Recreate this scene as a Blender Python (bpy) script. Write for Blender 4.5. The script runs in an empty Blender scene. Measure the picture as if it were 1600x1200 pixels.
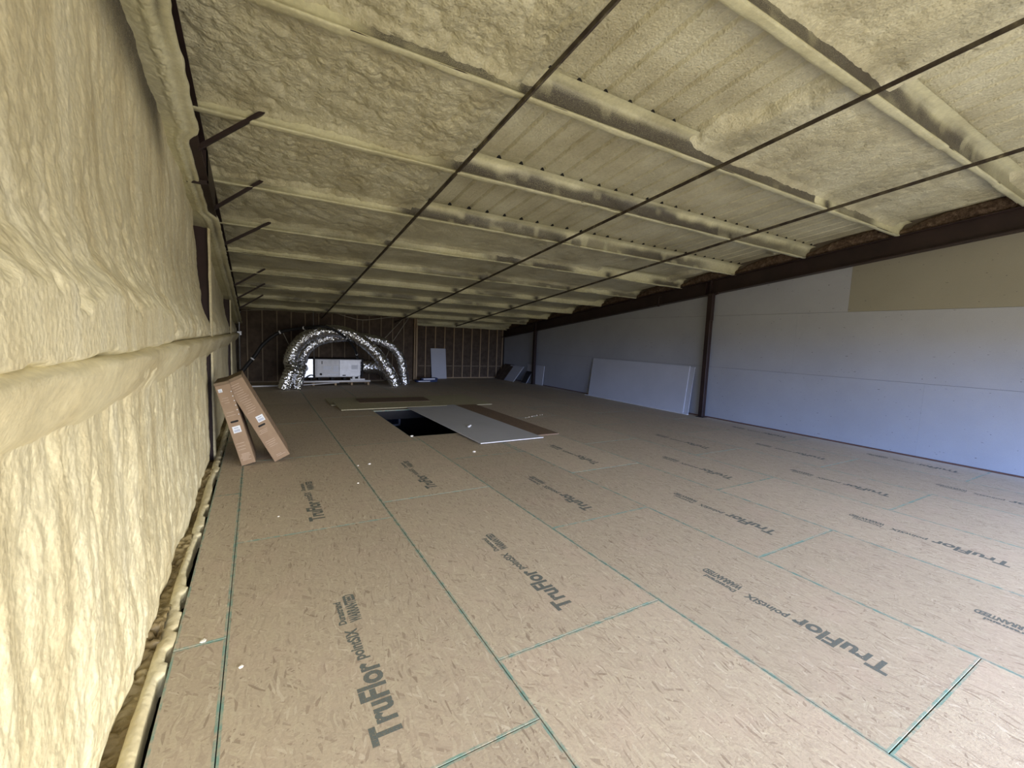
import bpy, bmesh, math, random
import numpy as np
from mathutils import Vector, Matrix
R = random.Random(7)
SC = bpy.context.scene
COL = SC.collection
# ------------------------------------------------------------------ camera
YAW, PIT, ROL, FPX, CAMH = 0.5313, 0.0996, 0.0407, 683.08, 1.6807
fw = Vector((math.sin(YAW)*math.cos(PIT), math.cos(YAW)*math.cos(PIT), -math.sin(PIT)))
rt = Vector((math.cos(YAW), -math.sin(YAW), 0)); up = rt.cross(fw)
rt2 = rt*math.cos(ROL)+up*math.sin(ROL); up2 = -rt*math.sin(ROL)+up*math.cos(ROL)
cam = bpy.data.cameras.new('camera'); cam.sensor_width = 36; cam.lens = FPX/1600*36; cam.clip_start = .05
co = bpy.data.objects.new('camera', cam); COL.objects.link(co); SC.camera = co
co.matrix_world = Matrix(((rt2.x, up2.x, -fw.x, 0), (rt2.y, up2.y, -fw.y, 0), (rt2.z, up2.z, -fw.z, CAMH), (0, 0, 0, 1)))
# ------------------------------------------------------------------ world: sky above, sunlit ground below
OPEN_Y, OPEN_X0, OPEN_X1, OPEN_TOP = -2.2, -0.4, 9.2, 2.15
SKY_S, GND_S = 17.0, 4.6
w = bpy.data.worlds.new('daylight'); SC.world = w; w.use_nodes = True
nt = w.node_tree; nt.nodes.clear()
tc = nt.nodes.new('ShaderNodeTexCoord'); sp = nt.nodes.new('ShaderNodeSeparateXYZ')
rp = nt.nodes.new('ShaderNodeValToRGB'); mr = nt.nodes.new('ShaderNodeMapRange')
mr.inputs['From Min'].default_value = -1; mr.inputs['From Max'].default_value = 1
nt.links.new(tc.outputs['Generated'], sp.inputs[0]); nt.links.new(sp.outputs['Z'], mr.inputs['Value']); nt.links.new(mr.outputs[0], rp.inputs[0])
e = rp.color_ramp.elements            # 0 = ground, 1 = sky
e[0].position = .488; e[0].color = (0, 0, 0, 1); e[1].position = .512; e[1].color = (1, 1, 1, 1)
mx = nt.nodes.new('ShaderNodeMapRange'); mx.interpolation_type = 'SMOOTHSTEP'; mx.inputs['From Min'].default_value = -.75; mx.inputs['From Max'].default_value = .75
nt.links.new(sp.outputs['X'], mx.inputs['Value'])
def wmix(f, a, b):
    m = nt.nodes.new('ShaderNodeMix'); m.data_type = 'RGBA'; nt.links.new(f, m.inputs[0])
    for v, i in ((a, 6), (b, 7)):
        if isinstance(v, tuple): m.inputs[i].default_value = v+(1,)
        else: nt.links.new(v, m.inputs[i])
    return m.outputs[2]
k = GND_S/SKY_S
SKYC = wmix(mx.outputs[0], (.32, .51, 1.08), (1.10, 1.03, .90))      # away from the sun / toward the hazy sun side
WCOL = wmix(rp.outputs[0], (.90*k, .80*k, .62*k), SKYC)
bg = nt.nodes.new('ShaderNodeBackground'); bg.inputs[1].default_value = SKY_S
ou = nt.nodes.new('ShaderNodeOutputWorld'); nt.links.new(WCOL, bg.inputs[0]); nt.links.new(bg.outputs[0], ou.inputs[0])
pl = bpy.data.lights.new('opening_portal', 'AREA'); pl.shape = 'RECTANGLE'; pl.size = OPEN_X1-OPEN_X0; pl.size_y = OPEN_TOP; pl.cycles.is_portal = True
po = bpy.data.objects.new('opening_portal', pl); COL.objects.link(po)
po.location = ((OPEN_X0+OPEN_X1)/2, OPEN_Y-.05, OPEN_TOP/2); po.rotation_euler = (math.radians(90), 0, 0)
SC.view_settings.view_transform = 'Standard'; SC.view_settings.look = 'None'
SC.view_settings.gamma = 1; SC.view_settings.use_curve_mapping = False
SC.view_settings.exposure = 0.08

# ------------------------------------------------------------------ helpers
def tag(o, label=None, category=None, group=None, kind=None):
    cat = category
    if label: o['label'] = label
    if cat: o['category'] = cat
    if group: o['group'] = group
    if kind: o['kind'] = kind
    return o
def empty(name, loc=(0, 0, 0), rot=(0, 0, 0), **kw):
    o = bpy.data.objects.new(name, None); COL.objects.link(o); o.location = loc; o.rotation_euler = rot
    o.empty_display_size = .1
    return tag(o, **kw)
def link(name, me, mat=None, parent=None, loc=None, rot=None, **kw):
    o = bpy.data.objects.new(name, me); COL.objects.link(o)
    if mat is not None and not me.materials: me.materials.append(mat)
    if parent is not None: o.parent = parent
    if loc is not None: o.location = loc
    if rot is not None: o.rotation_euler = rot
    return tag(o, **kw)
def finish(bm, smooth=False):
    bmesh.ops.recalc_face_normals(bm, faces=bm.faces[:])
    me = bpy.data.meshes.new('m'); bm.to_mesh(me); bm.free()
    if smooth:
        for p in me.polygons: p.use_smooth = True
    return me
def bxm(bm, x0, x1, y0, y1, z0, z1, mi=0, bev=0):
    vs = [bm.verts.new((x, y, z)) for z in (z0, z1) for y in (y0, y1) for x in (x0, x1)]
    fs = []
    for q in ((0, 2, 3, 1), (4, 5, 7, 6), (0, 1, 5, 4), (2, 6, 7, 3), (0, 4, 6, 2), (1, 3, 7, 5)):
        f = bm.faces.new([vs[i] for i in q]); f.material_index = mi; fs.append(f)
    if bev:
        es = list({e for f in fs for e in f.edges})
        bmesh.ops.bevel(bm, geom=es, offset=bev, segments=1, affect='EDGES')
    return vs
def box(x0, x1, y0, y1, z0, z1, bev=0):
    bm = bmesh.new(); bxm(bm, x0, x1, y0, y1, z0, z1, 0, bev); return finish(bm)
def extr(profile, axis_a, axis_b, bm=None):
    """profile list of 3D offsets, extruded from point a to b"""
    own = bm is None
    if own: bm = bmesh.new()
    va = [bm.verts.new(Vector(axis_a)+Vector(p)) for p in profile]; vb = [bm.verts.new(Vector(axis_b)+Vector(p)) for p in profile]
    n = len(profile)
    for i in range(n): bm.faces.new((va[i], va[(i+1) % n], vb[(i+1) % n], vb[i]))
    bm.faces.new(va[::-1]); bm.faces.new(vb)
    return finish(bm) if own else None
def spline(pts, n):
    P = [Vector(p) for p in pts]; P = [2*P[0]-P[1]]+P+[2*P[-1]-P[-2]]; out = []
    m = len(P)-3
    for i in range(n+1):
        t = i/n*m; k = min(int(t), m-1); u = t-k
        a, b, c, d = P[k:k+4]
        out.append(.5*((2*b)+(c-a)*u+(2*a-5*b+4*c-d)*u*u+(3*b-a-3*c+d)*u**3))
    return out
def tube(pts, rad, seg=10, caps=True, bm=None, crumple=0):
    own = bm is None
    if own: bm = bmesh.new()
    P = [Vector(p) for p in pts]; n = len(P); prev = None; rings = []
    for i in range(n):
        t = (P[min(i+1, n-1)]-P[max(i-1, 0)]).normalized()
        if prev is None:
            a = Vector((0, 0, 1)) if abs(t.z) < .9 else Vector((1, 0, 0)); u = t.cross(a).normalized()
        else: u = (prev-t*prev.dot(t)).normalized()
        prev = u; v = t.cross(u)
        r = rad(i) if callable(rad) else rad
        ring = []
        for k in range(seg):
            an = 2*math.pi*k/seg; rr = r*(1+(R.uniform(-crumple, crumple) if crumple else 0))
            ring.append(bm.verts.new(P[i]+(u*math.cos(an)+v*math.sin(an))*rr))
        rings.append(ring)
    for i in range(n-1):
        for k in range(seg): bm.faces.new((rings[i][k], rings[i][(k+1) % seg], rings[i+1][(k+1) % seg], rings[i+1][k]))
    if caps: bm.faces.new(rings[0][::-1]); bm.faces.new(rings[-1])
    return finish(bm, True) if own else None
# numpy noise ------------------------------------------------------
def _h(i, j, s):
    n = (i.astype(np.int64)*374761393+j.astype(np.int64)*668265263+s*1274126177) & 0x7fffffff
    n = ((n ^ (n >> 13))*1103515245+12345) & 0x7fffffff
    n = ((n ^ (n >> 15))*69069+1) & 0x7fffffff
    return ((n >> 7) & 0xffff)/65535.0
def vn(x, y, s=0):
    i = np.floor(x); j = np.floor(y); u = x-i; v = y-j; u = u*u*u*(u*(u*6-15)+10); v = v*v*v*(v*(v*6-15)+10)
    a = _h(i, j, s); b = _h(i+1, j, s); c = _h(i, j+1, s); d = _h(i+1, j+1, s)
    return (a*(1-u)+b*u)*(1-v)+(c*(1-u)+d*u)*v
def fbm(x, y, s=0, o=4):
    t = 0; a = .5
    for k in range(o): t = t+a*vn(x*2**k+k*17.3, y*2**k-k*9.1, s+k); a *= .5
    return t
def bub(x, y, s=0):
    """rounded popcorn domes, 0..1"""
    i = np.floor(x); j = np.floor(y); m = np.full(x.shape, 9.)
    for di in (-1, 0, 1):
        for dj in (-1, 0, 1):
            px = i+di+_h(i+di, j+dj, s); py = j+dj+_h(i+di, j+dj, s+50); rr = .6+.6*_h(i+di, j+dj, s+90)
            d = ((x-px)**2+(y-py)**2)/rr**2; m = np.minimum(m, d)
    return np.sqrt(np.clip(1-m/1.3, 0, 1))
def sst(x, a, b):
    t = np.clip((x-a)/(b-a), 0, 1); return t*t*(3-2*t)
def gridmesh(P, attr=None, smooth=True):
    """P: (n,m,3) array -> quad grid mesh"""
    n, m, _ = P.shape
    me = bpy.data.meshes.new('g'); nv = n*m; me.vertices.add(nv); me.vertices.foreach_set('co', P.reshape(-1).astype(np.float32))
    idx = np.arange(nv).reshape(n, m)
    q = np.stack([idx[:-1, :-1], idx[1:, :-1], idx[1:, 1:], idx[:-1, 1:]], -1).reshape(-1, 4); nf = len(q)
    me.loops.add(nf*4); me.loops.foreach_set('vertex_index', q.reshape(-1).astype(np.int32))
    me.polygons.add(nf); me.polygons.foreach_set('loop_start', np.arange(0, nf*4, 4, dtype=np.int32))
    me.polygons.foreach_set('loop_total', np.full(nf, 4, dtype=np.int32))
    me.polygons.foreach_set('use_smooth', np.full(nf, smooth))
    me.update(); me.validate()
    for nm, arr in (attr or {}).items():
        a = me.attributes.new(nm, 'FLOAT', 'POINT'); a.data.foreach_set('value', arr.reshape(-1).astype(np.float32))
    return me

# ------------------------------------------------------------------ materials
class N:
    def __init__(s, name, rough=.8, metal=0, spec=.3):
        s.m = bpy.data.materials.new(name); s.m.use_nodes = True; s.t = s.m.node_tree; s.b = s.t.nodes['Principled BSDF']
        s.b.inputs['Roughness'].default_value = rough; s.b.inputs['Metallic'].default_value = metal
        s.b.inputs['Specular IOR Level'].default_value = spec
    def n(s, ty, **kw):
        nd = s.t.nodes.new('ShaderNode'+ty)
        for k, v in kw.items():
            if hasattr(nd, k): setattr(nd, k, v)
            else: nd.inputs[k.replace('_', ' ')].default_value = v
        return nd
    def l(s, a, b): s.t.links.new(a, b)
    def pos(s, scale=(1, 1, 1), rot=(0, 0, 0), obj=False):
        if obj: o = s.n('TexCoord').outputs['Object']
        else: o = s.n('NewGeometry').outputs['Position']
        m = s.n('Mapping'); m.inputs['Scale'].default_value = scale; m.inputs['Rotation'].default_value = rot; s.l(o, m.inputs[0]); return m.outputs[0]
    def noise(s, vec, scale, detail=4, rough=.6):
        x = s.n('TexNoise', Scale=scale, Detail=detail, Roughness=rough); s.l(vec, x.inputs['Vector']); return x.outputs['Fac']
    def ramp(s, f, stops):
        r = s.n('ValToRGB'); e = r.color_ramp.elements
        while len(e) < len(stops): e.new(.5)
        for x, (p, c) in zip(e, stops): x.position = p; x.color = tuple(c)+(1,) if len(c) == 3 else c
        s.l(f, r.inputs[0]); return r.outputs[0]
    def mix(s, f, a, b, mode='MIX'):
        x = s.n('Mix', data_type='RGBA', blend_type=mode)
        for v, i in ((f, 0), (a, 6), (b, 7)):
            if isinstance(v, (int, float)): x.inputs[i].default_value = v
            elif isinstance(v, tuple): x.inputs[i].default_value = v+(1,)
            else: s.l(v, x.inputs[i])
        return x.outputs[2]
    def math(s, op, a, b=None):
        x = s.n('Math', operation=op)
        for v, i in ((a, 0), (b, 1)):
            if v is None: continue
            if isinstance(v, (int, float)): x.inputs[i].default_value = v
            else: s.l(v, x.inputs[i])
        return x.outputs[0]
    def attr(s, name):
        return s.n('Attribute', attribute_name=name).outputs['Fac']
    def col(s, c):
        if isinstance(c, tuple): s.b.inputs['Base Color'].default_value = c+(1,)
        else: s.l(c, s.b.inputs['Base Color'])
        return s
    def bump(s, h, st=.3, d=.01):
        x = s.n('Bump', Strength=st, Distance=d); s.l(h, x.inputs['Height']); s.l(x.outputs[0], s.b.inputs['Normal']); return s
def G(c, r=.8, metal=0, spec=.3, name='plain', nz=.12, sc=8):
    k = N(name, r, metal, spec); f = k.noise(k.pos(obj=True), sc, 5)
    k.col(k.ramp(f, [(.3, tuple(x*(1-nz) for x in c)), (.7, tuple(min(1, x*(1+nz)) for x in c))])); return k.m

def foam_mat(name, c0, c1, c2, stain=False, fine=55, bst=.5, vs=(1, 1, 1)):
    k = N(name, .46, 0, .4); P = k.pos()
    f = k.noise(k.pos(vs), 1.6, 5, .6); c = k.ramp(f, [(.3, c0), (.5, c1), (.72, c2)])
    f2 = k.noise(P, 28, 3); c = k.mix(.35, c, k.ramp(f2, [(.3, (.45,)*3), (.7, (1.,)*3)]), 'MULTIPLY')
    g = k.n('TexVoronoi', Scale=fine, feature='SMOOTH_F1'); k.l(P, g.inputs['Vector'])
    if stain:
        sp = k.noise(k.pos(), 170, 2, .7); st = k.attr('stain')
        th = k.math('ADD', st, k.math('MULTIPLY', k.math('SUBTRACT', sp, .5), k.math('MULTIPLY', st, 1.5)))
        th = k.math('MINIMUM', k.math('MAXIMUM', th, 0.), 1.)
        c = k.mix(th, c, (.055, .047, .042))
    k.col(c); h = k.math('ADD', k.math('MULTIPLY', g.outputs['Distance'], .6), k.noise(P, fine*.5, 4)); k.bump(h, bst, .012)
    return k.m
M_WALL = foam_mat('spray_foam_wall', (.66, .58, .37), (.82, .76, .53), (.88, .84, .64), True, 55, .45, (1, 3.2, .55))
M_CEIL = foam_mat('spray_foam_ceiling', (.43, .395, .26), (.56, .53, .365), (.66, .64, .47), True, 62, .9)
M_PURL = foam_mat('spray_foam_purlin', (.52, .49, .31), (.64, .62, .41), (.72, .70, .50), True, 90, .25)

def osb_mat(name, base, tint=(1, 1, 1)):
    k = N(name, .75, 0, .25)
    P0 = k.n('NewGeometry').outputs['Position']
    oi = k.n('ObjectInfo'); cv = k.n('CombineXYZ'); k.l(k.math('MULTIPLY', oi.outputs['Random'], 40.), cv.inputs[0]); k.l(k.math('MULTIPLY', oi.outputs['Random'], 23.), cv.inputs[1])
    va = k.n('VectorMath', operation='ADD'); k.l(P0, va.inputs[0]); k.l(cv.outputs[0], va.inputs[1]); P = va.outputs[0]
    wn = k.n('TexNoise', Scale=3., Detail=2); k.l(P, wn.inputs['Vector'])
    vm = k.n('VectorMath', operation='MULTIPLY_ADD'); k.l(wn.outputs['Color'], vm.inputs[0]); vm.inputs[1].default_value = (.12,)*3; k.l(P, vm.inputs[2]); PW = vm.outputs[0]
    cs = []
    for i, (rot, sx, sy) in enumerate(((.3, 18, 90), (1.2, 21, 108), (2.1, 16, 84), (2.8, 25, 120), (.75, 15, 78), (1.65, 19, 96))):
        m = k.n('Mapping'); m.inputs['Rotation'].default_value = (0, 0, rot); k.l(PW, m.inputs[0])
        m2 = k.n('Mapping'); m2.inputs['Scale'].default_value = (sx, sy, 0); m2.inputs['Location'].default_value = (i*3.7, i*5.1, 0); k.l(m.outputs[0], m2.inputs[0])
        v = k.n('TexVoronoi', Scale=1., voronoi_dimensions='2D'); k.l(m2.outputs[0], v.inputs['Vector']); s2 = k.n('SeparateColor'); k.l(v.outputs['Color'], s2.inputs[0]); cs.append((s2.outputs[0], s2.outputs[1]))
    val = cs[0][0]
    for r, g in cs[1:]:
        fac = k.math('GREATER_THAN', g, .55)
        mx = k.n('Mix', data_type='FLOAT'); k.l(fac, mx.inputs[0]); k.l(val, mx.inputs[2]); k.l(r, mx.inputs[3]); val = mx.outputs[0]
    b = base
    c = k.ramp(val, [(0., (b[0]*.52, b[1]*.47, b[2]*.46)), (.07, (b[0]*.80, b[1]*.77, b[2]*.78)), (.3, (b[0]*.93, b[1]*.915, b[2]*.93)), (.7, b), (.94, (b[0]*1.06, b[1]*1.1, b[2]*1.08)), (1., (b[0]*1.22, b[1]*1.28, b[2]*1.35))])
    # dust film and patchy tone
    big = k.noise(P0, .9, 4, .6); fs = k.noise(P0, 75, 5, .7); c = k.mix(.45, c, k.ramp(fs, [(.3, (.52, .49, .49)), (.7, (1., 1., 1.))]), 'MULTIPLY'); c = k.mix(k.math('MULTIPLY', big, .5), c, tuple(x*.97 for x in b))
    pk = k.noise(P0, 2.6, 4, .6); c = k.mix(k.math('MULTIPLY', k.ramp(pk, [(.5, (0, 0, 0)), (.75, (1, 1, 1))]), .35), c, (b[0]*.98, b[1]*.88, b[2]*.95))
    rb = k.n('MapRange'); rb.inputs['To Min'].default_value = .9; rb.inputs['To Max'].default_value = 1.06; k.l(oi.outputs['Random'], rb.inputs['Value'])
    hs = k.n('HueSaturation'); k.l(rb.outputs[0], hs.inputs['Value']); k.l(c, hs.inputs['Color']); c = hs.outputs[0]
    # drywall dust swept against the right wall
    sx = k.n('SeparateXYZ'); k.l(P0, sx.inputs[0])
    d = k.math('MULTIPLY', k.math('GREATER_THAN', sx.outputs[0], 8.9), k.math('DIVIDE', k.math('SUBTRACT', sx.outputs[0], 8.9), .65))
    c = k.mix(k.math('MULTIPLY', k.math('MULTIPLY', d, d), k.noise(P0, 1.3, 3)), c, (.72, .70, .68))
    k.col(c); k.bump(k.math('ADD', val, k.noise(P0, 90, 3)), .25, .004)
    return k, c
kO, _c = osb_mat('osb_subfloor', (.56, .487, .38)); M_OSB = kO.m
kE, ce = osb_mat('osb_painted_edge', (.56, .487, .38)); M_EDGE = kE.m
_n = kE.noise(kE.pos((1, 1, 1)), 14, 5, .7); kE.col(kE.mix(kE.ramp(_n, [(.38, (.05,)*3), (.62, (.85,)*3)]), ce, (.16, .34, .31)))
kB, _c = osb_mat('osb_bare_brown', (.24, .175, .125)); M_OSBB = kB.m
kG, _c = osb_mat('osb_pale', (.54, .51, .34)); M_OSBP = kG.m
k = N('ink_stamp', .8); _f = k.ramp(k.noise(k.pos(), 120, 3, .7), [(.42, (0, 0, 0)), (.52, (1, 1, 1))])
k.col((.15, .175, .17)); tr = k.n('BsdfTransparent'); ms = k.n('MixShader'); k.l(_f, ms.inputs[0])
_sc = k.math('ADD', k.math('MULTIPLY', _f, .35), .55)
k.l(_sc, ms.inputs[0]); k.l(tr.outputs[0], ms.inputs[1]); k.l(k.b.outputs[0], ms.inputs[2]); k.l(ms.outputs[0], k.t.nodes['Material Output'].inputs[0]); M_INK = k.m

def dry_mat(name, c, spk=True):
    k = N(name, .85, 0, .2); P = k.pos(); f = k.noise(P, 1.1, 5, .6)
    cc = k.ramp(f, [(.3, tuple(x*.93 for x in c)), (.7, tuple(x*1.04 for x in c))])
    cc = k.mix(.12, cc, k.ramp(k.noise(P, 150, 2), [(.3, (.3,)*3), (.7, (1,)*3)]), 'MULTIPLY')
    if spk:
        s1 = k.noise(k.pos((6, 7, 34), (.35, 0, 0)), 1.4, 2, .3); cc = k.mix(k.ramp(s1, [(.765, (0, 0, 0)), (.78, (.8,)*3)]), cc, (.09, .085, .08))
        s2 = k.noise(k.pos((16, 16, 22)), 1.5, 1, .3); cc = k.mix(k.ramp(s2, [(.775, (0, 0, 0)), (.79, (.7,)*3)]), cc, (.12, .11, .10))
    k.col(cc); return k.m
M_DRY = dry_mat('drywall_grey', (.365, .38, .41)); M_DRYT = dry_mat('drywall_tan', (.285, .27, .215))
M_DRYW = dry_mat('drywall_pale', (.50, .52, .57), False); M_DRYE = G((.80, .82, .86), .9, name='drywall_cut_edge')
k = N('red_oxide_steel', .5, 0, .4); f = k.noise(k.pos(), 3, 4)
k.col(k.ramp(f, [(.3, (.019, .0115, .011)), (.7, (.034, .019, .018))])); k.bump(k.noise(k.pos(), 60, 3), .15, .003); M_RED = k.m
k = N('dusty_steel', .6, 0, .3); f = k.noise(k.pos((3, 3, 3)), 3, 5)
k.col(k.ramp(f, [(.42, (.045, .034, .030)), (.62, (.10, .085, .06)), (.78, (.32, .28, .19))])); M_ROD = k.m
k = N('fibreglass', .95, 0, .1); P = k.pos(obj=False)
c = k.ramp(k.noise(P, 16, 6, .75), [(.32, (.045, .030, .021)), (.5, (.115, .078, .056)), (.68, (.22, .165, .12))]); k.col(c); k.bump(k.noise(P, 60, 5), .8, .02); M_BATT = k.m
k = N('kraft_faced', .8, 0, .2); P = k.pos(); k.col(k.ramp(k.noise(P, 6, 4), [(.3, (.060, .043, .030)), (.7, (.105, .078, .056))])); M_KRAFT = k.m
def wood(name, c):
    k = N(name, .75, 0, .25); f = k.noise(k.pos((30, 30, 3)), 1.5, 5)
    k.col(k.ramp(f, [(.3, tuple(x*.72 for x in c)), (.7, c)])); return k.m
M_WOOD = wood('pine', (.42, .31, .19)); M_WOODD = wood('dim_pine', (.24, .19, .13))  # darker pine copy; dimness of the far left studs set in its colour
M_BLACK = G((.012, .012, .013), .7, name='black'); M_DARK = G((.03, .03, .034), .8, name='dark')
k = N('foil', .13, 1.0, .5); k.col((.78, .80, .84)); k.bump(k.noise(k.pos((1, 1, 1)), 13, 2, .5), 1., .05); M_FOIL = k.m
k = N('foil_board', .35, .9, .5); k.col((.72, .76, .84)); k.bump(k.noise(k.pos(), 7, 3), .25, .02); M_FOILB = k.m
k = N('galvanised', .42, .75, .5); f = k.noise(k.pos(), 14, 3); k.col(k.ramp(f, [(.3, (.38, .40, .43)), (.7, (.52, .54, .57))])); M_GALV = k.m
M_CAB = G((.50, .51, .53), .5, .2, name='cabinet_paint'); M_LABEL = G((.74, .78, .86), .7, name='paper_label', nz=.04)
M_RUB = G((.014, .014, .015), .55, name='black_insulation'); M_PVC = G((.75, .76, .78), .4, name='white_pvc', nz=.04)
k = N('cardboard', .85, 0, .2); f = k.noise(k.pos((1, 1, 1), obj=True), 5, 4); k.col(k.ramp(f, [(.3, (.28, .20, .14)), (.7, (.34, .25, .175))])); M_CARD = k.m
M_CARDD = G((.20, .15, .10), .85, name='cardboard_flap'); M_CPRT = G((.50, .40, .33), .85, name='cardboard_print', nz=.2)
M_BLUE = G((.03, .05, .13), .5, name='navy_print'); M_BAR = G((.20, .26, .42), .7, name='label_print')
M_FCR = G((.86, .84, .78), .8, name='foam_crumb'); M_DIRT = foam_mat('foam_debris', (.13, .095, .045), (.30, .235, .12), (.50, .42, .24), False, 40, .6)
M_EXT = G((.12, .10, .08), .9, name='outer_shell')

# ------------------------------------------------------------------ geometry constants
RS, RC = .1155, 4.08                      # underside plane of the purlins: z = RC - RS*y
def zr(y): return RC-RS*y
YP = [-2.46, -1.0, .46, 1.92, 3.34, 4.78, 6.25, 7.72, 9.2, 10.66, 12.12, 13.58, 15.04, 16.45]
XL, XR, YF = -.42, 9.47, 17.05
ROD_X = (1.96, 4.45, 6.94)
FX0, FX1, Y0 = -.40, 9.535, OPEN_Y
LOWZ = -3.0

# ------------------------------------------------------------------ FLOOR
floor = empty('floor', kind='structure')
ux = 10.2
link('light_block', box(-.9, 2.0, Y0, 17.3, -.24, -.22), M_BLACK, floor)  # black sheets added below the floor to stop light leaks
link('light_block', box(3.6, ux, Y0, 17.3, -.24, -.22), M_BLACK, floor)
link('light_block', box(2.0, 3.6, Y0, 6.95, -.24, -.22), M_BLACK, floor)
link('light_block', box(2.0, 3.6, 9.95, 17.3, -.24, -.22), M_BLACK, floor)
HX0, HX1, HY0, HY1 = 2.22, 3.46, 7.08, 9.80
starts = {-1: .23, 0: 1.46, 1: 1.86, 2: .622, 3: 1.90, 4: .66, 5: 1.88, 6: .66, 7: 1.88}
def rowx(r):
    if r == -1: return FX0, -.163
    a = -.163 if r == 0 else 1.0753+1.2205*(r-1)
    b = 1.0753+1.2205*r
    return a, min(b, FX1)
def sheet_mesh(wx, wy, ex=True):
    """sheet centred on its own origin: joints recessed, thin painted rim on the top face"""
    bm = bmesh.new(); g = .0022; p = .0115; hx, hy = wx/2-g, wy/2-g
    ring = lambda x, y, z: [bm.verts.new(c) for c in ((-x, -y, z), (x, -y, z), (x, y, z), (-x, y, z))]
    a = ring(hx, hy, -.02); b = ring(hx, hy, -.0015); c = ring(hx-.0015, hy-.0015, 0); d = ring(hx-p, hy-p, 0)
    for q, (u, v) in enumerate(((a, b), (b, c), (c, d))):
        for i in range(4):
            f = bm.faces.new((u[i], u[(i+1) % 4], v[(i+1) % 4], v[i])); f.material_index = 1
    bm.faces.new(d); bm.faces.new(a[::-1])
    me = finish(bm); me.materials.append(M_OSB); me.materials.append(M_EDGE); return me
MC = {}
stamps = []
for r in range(-1, 8):
    x0, x1 = rowx(r); s = starts[r]
    while s > Y0: s -= 2.46
    while s < YF:
        y0, y1 = max(s, Y0), min(s+2.46, YF)
        if y1-y0 > .05:
            rects = [(x0, x1, y0, y1)]
            if x1 > HX0 and x0 < HX1 and y1 > HY0 and y0 < HY1:
                rects = [q for q in ((x0, min(HX0, x1), y0, y1), (max(HX1, x0), x1, y0, y1), (max(x0, HX0), min(x1, HX1), y0, HY0), (max(x0, HX0), min(x1, HX1), HY1, y1)) if q[1]-q[0] > .02 and q[3]-q[2] > .02]
            for q in rects:
                key = (round(q[1]-q[0], 3), round(q[3]-q[2], 3))
                if key not in MC: MC[key] = sheet_mesh(*key)
                o = link('floor_sheet', MC[key], None, floor, ((q[0]+q[1])/2, (q[2]+q[3])/2, R.uniform(-.0012, 0)))
                if len(rects) == 1 and r >= 0 and y1-y0 > 2.3: stamps.append((o, (x0+x1)/2, y0, y1, r))
        s += 2.46
# rim of the floor hatch and the dark storey below
rim = bmesh.new()
bxm(rim, HX0-.04, HX0, HY0-.04, HY1+.04, -.215, -.021); bxm(rim, HX1, HX1+.04, HY0-.04, HY1+.04, -.215, -.021)
bxm(rim, HX0, HX1, HY0-.04, HY0, -.215, -.021); bxm(rim, HX0, HX1, HY1, HY1+.04, -.215, -.021)
link('hatch_rim', finish(rim), M_DARK, floor)
low = bmesh.new()
bxm(low, .2, 5.6, 5.4, 12.6, LOWZ-.1, LOWZ); bxm(low, .1, .2, 5.4, 12.6, LOWZ, -.25); bxm(low, 5.6, 5.7, 5.4, 12.6, LOWZ, -.25)
bxm(low, .1, 5.7, 5.3, 5.4, LOWZ, -.25); bxm(low, .1, 5.7, 12.6, 12.7, LOWZ, -.25)
link('wall_lower_storey', finish(low), M_DARK, None, kind='structure')
wn = empty('window_1', (3.06, 12.0, -1.32), kind='structure')
fr = bmesh.new()
for q in ((-.62, -.57, .50, .91), (.35, .40, .50, .91), (-.62, .40, .86, .91), (-.62, .40, .50, .54)): bxm(fr, q[0], q[1], -.04, .1, q[2], q[3])
link('window_frame', finish(fr), G((.45, .48, .62), .5, name='frame_blue_grey'), wn)
link('pane', box(-.57, .35, .02, .03, .54, .86), G((.02, .03, .06), .1, 0, .6, name='dark_glass'), wn)

# printed stamps (flat ink on the sheets), text runs along +Y with its top toward -X
def text_piece(body, h, length, off):
    cu = bpy.data.curves.new('t', 'FONT'); cu.body = body; cu.size = 1; cu.offset = off; cu.resolution_u = 3
    o = bpy.data.objects.new('t', cu); COL.objects.link(o)
    dg = bpy.context.evaluated_depsgraph_get(); me = bpy.data.meshes.new_from_object(o.evaluated_get(dg))
    bpy.data.objects.remove(o); bpy.data.curves.remove(cu)
    v = np.empty(len(me.vertices)*3, np.float32); me.vertices.foreach_get('co', v); v = v.reshape(-1, 3)
    v[:, 0] -= v[:, 0].min(); v[:, 0] *= length/v[:, 0].max(); v[:, 1] *= h/.70
    me.vertices.foreach_set('co', v.reshape(-1)); return me
def stamp_mesh():
    bm = bmesh.new()
    for body, h, L, off, sx, sy in (('TruFlor', .125, .50, .036, 0, 0), ('pointSIX', .062, .27, .035, .53, .045), ('Durastrand', .040, .24, .045, .86, .085), ('WARRANTEED', .062, .30, .05, .86, .0)):
        me = text_piece(body, h, L, off); n0 = len(bm.verts); bm.from_mesh(me); bm.verts.ensure_lookup_table()
        for v in bm.verts[n0:]:
            x, y = v.co.x+sx, v.co.y+sy-.06; v.co = Vector((-y, x, 0))
        bpy.data.meshes.remove(me)
    me = bpy.data.meshes.new('stamp'); bm.to_mesh(me); bm.free(); me.materials.append(M_INK); return me
SM = stamp_mesh()
for o, xc, y0, y1, r in stamps:
    if y0 > 5.2: continue
    st = link('printed_stamp', SM, None, o, (0.0, y0+.2-o.location.y, .0006))

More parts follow.
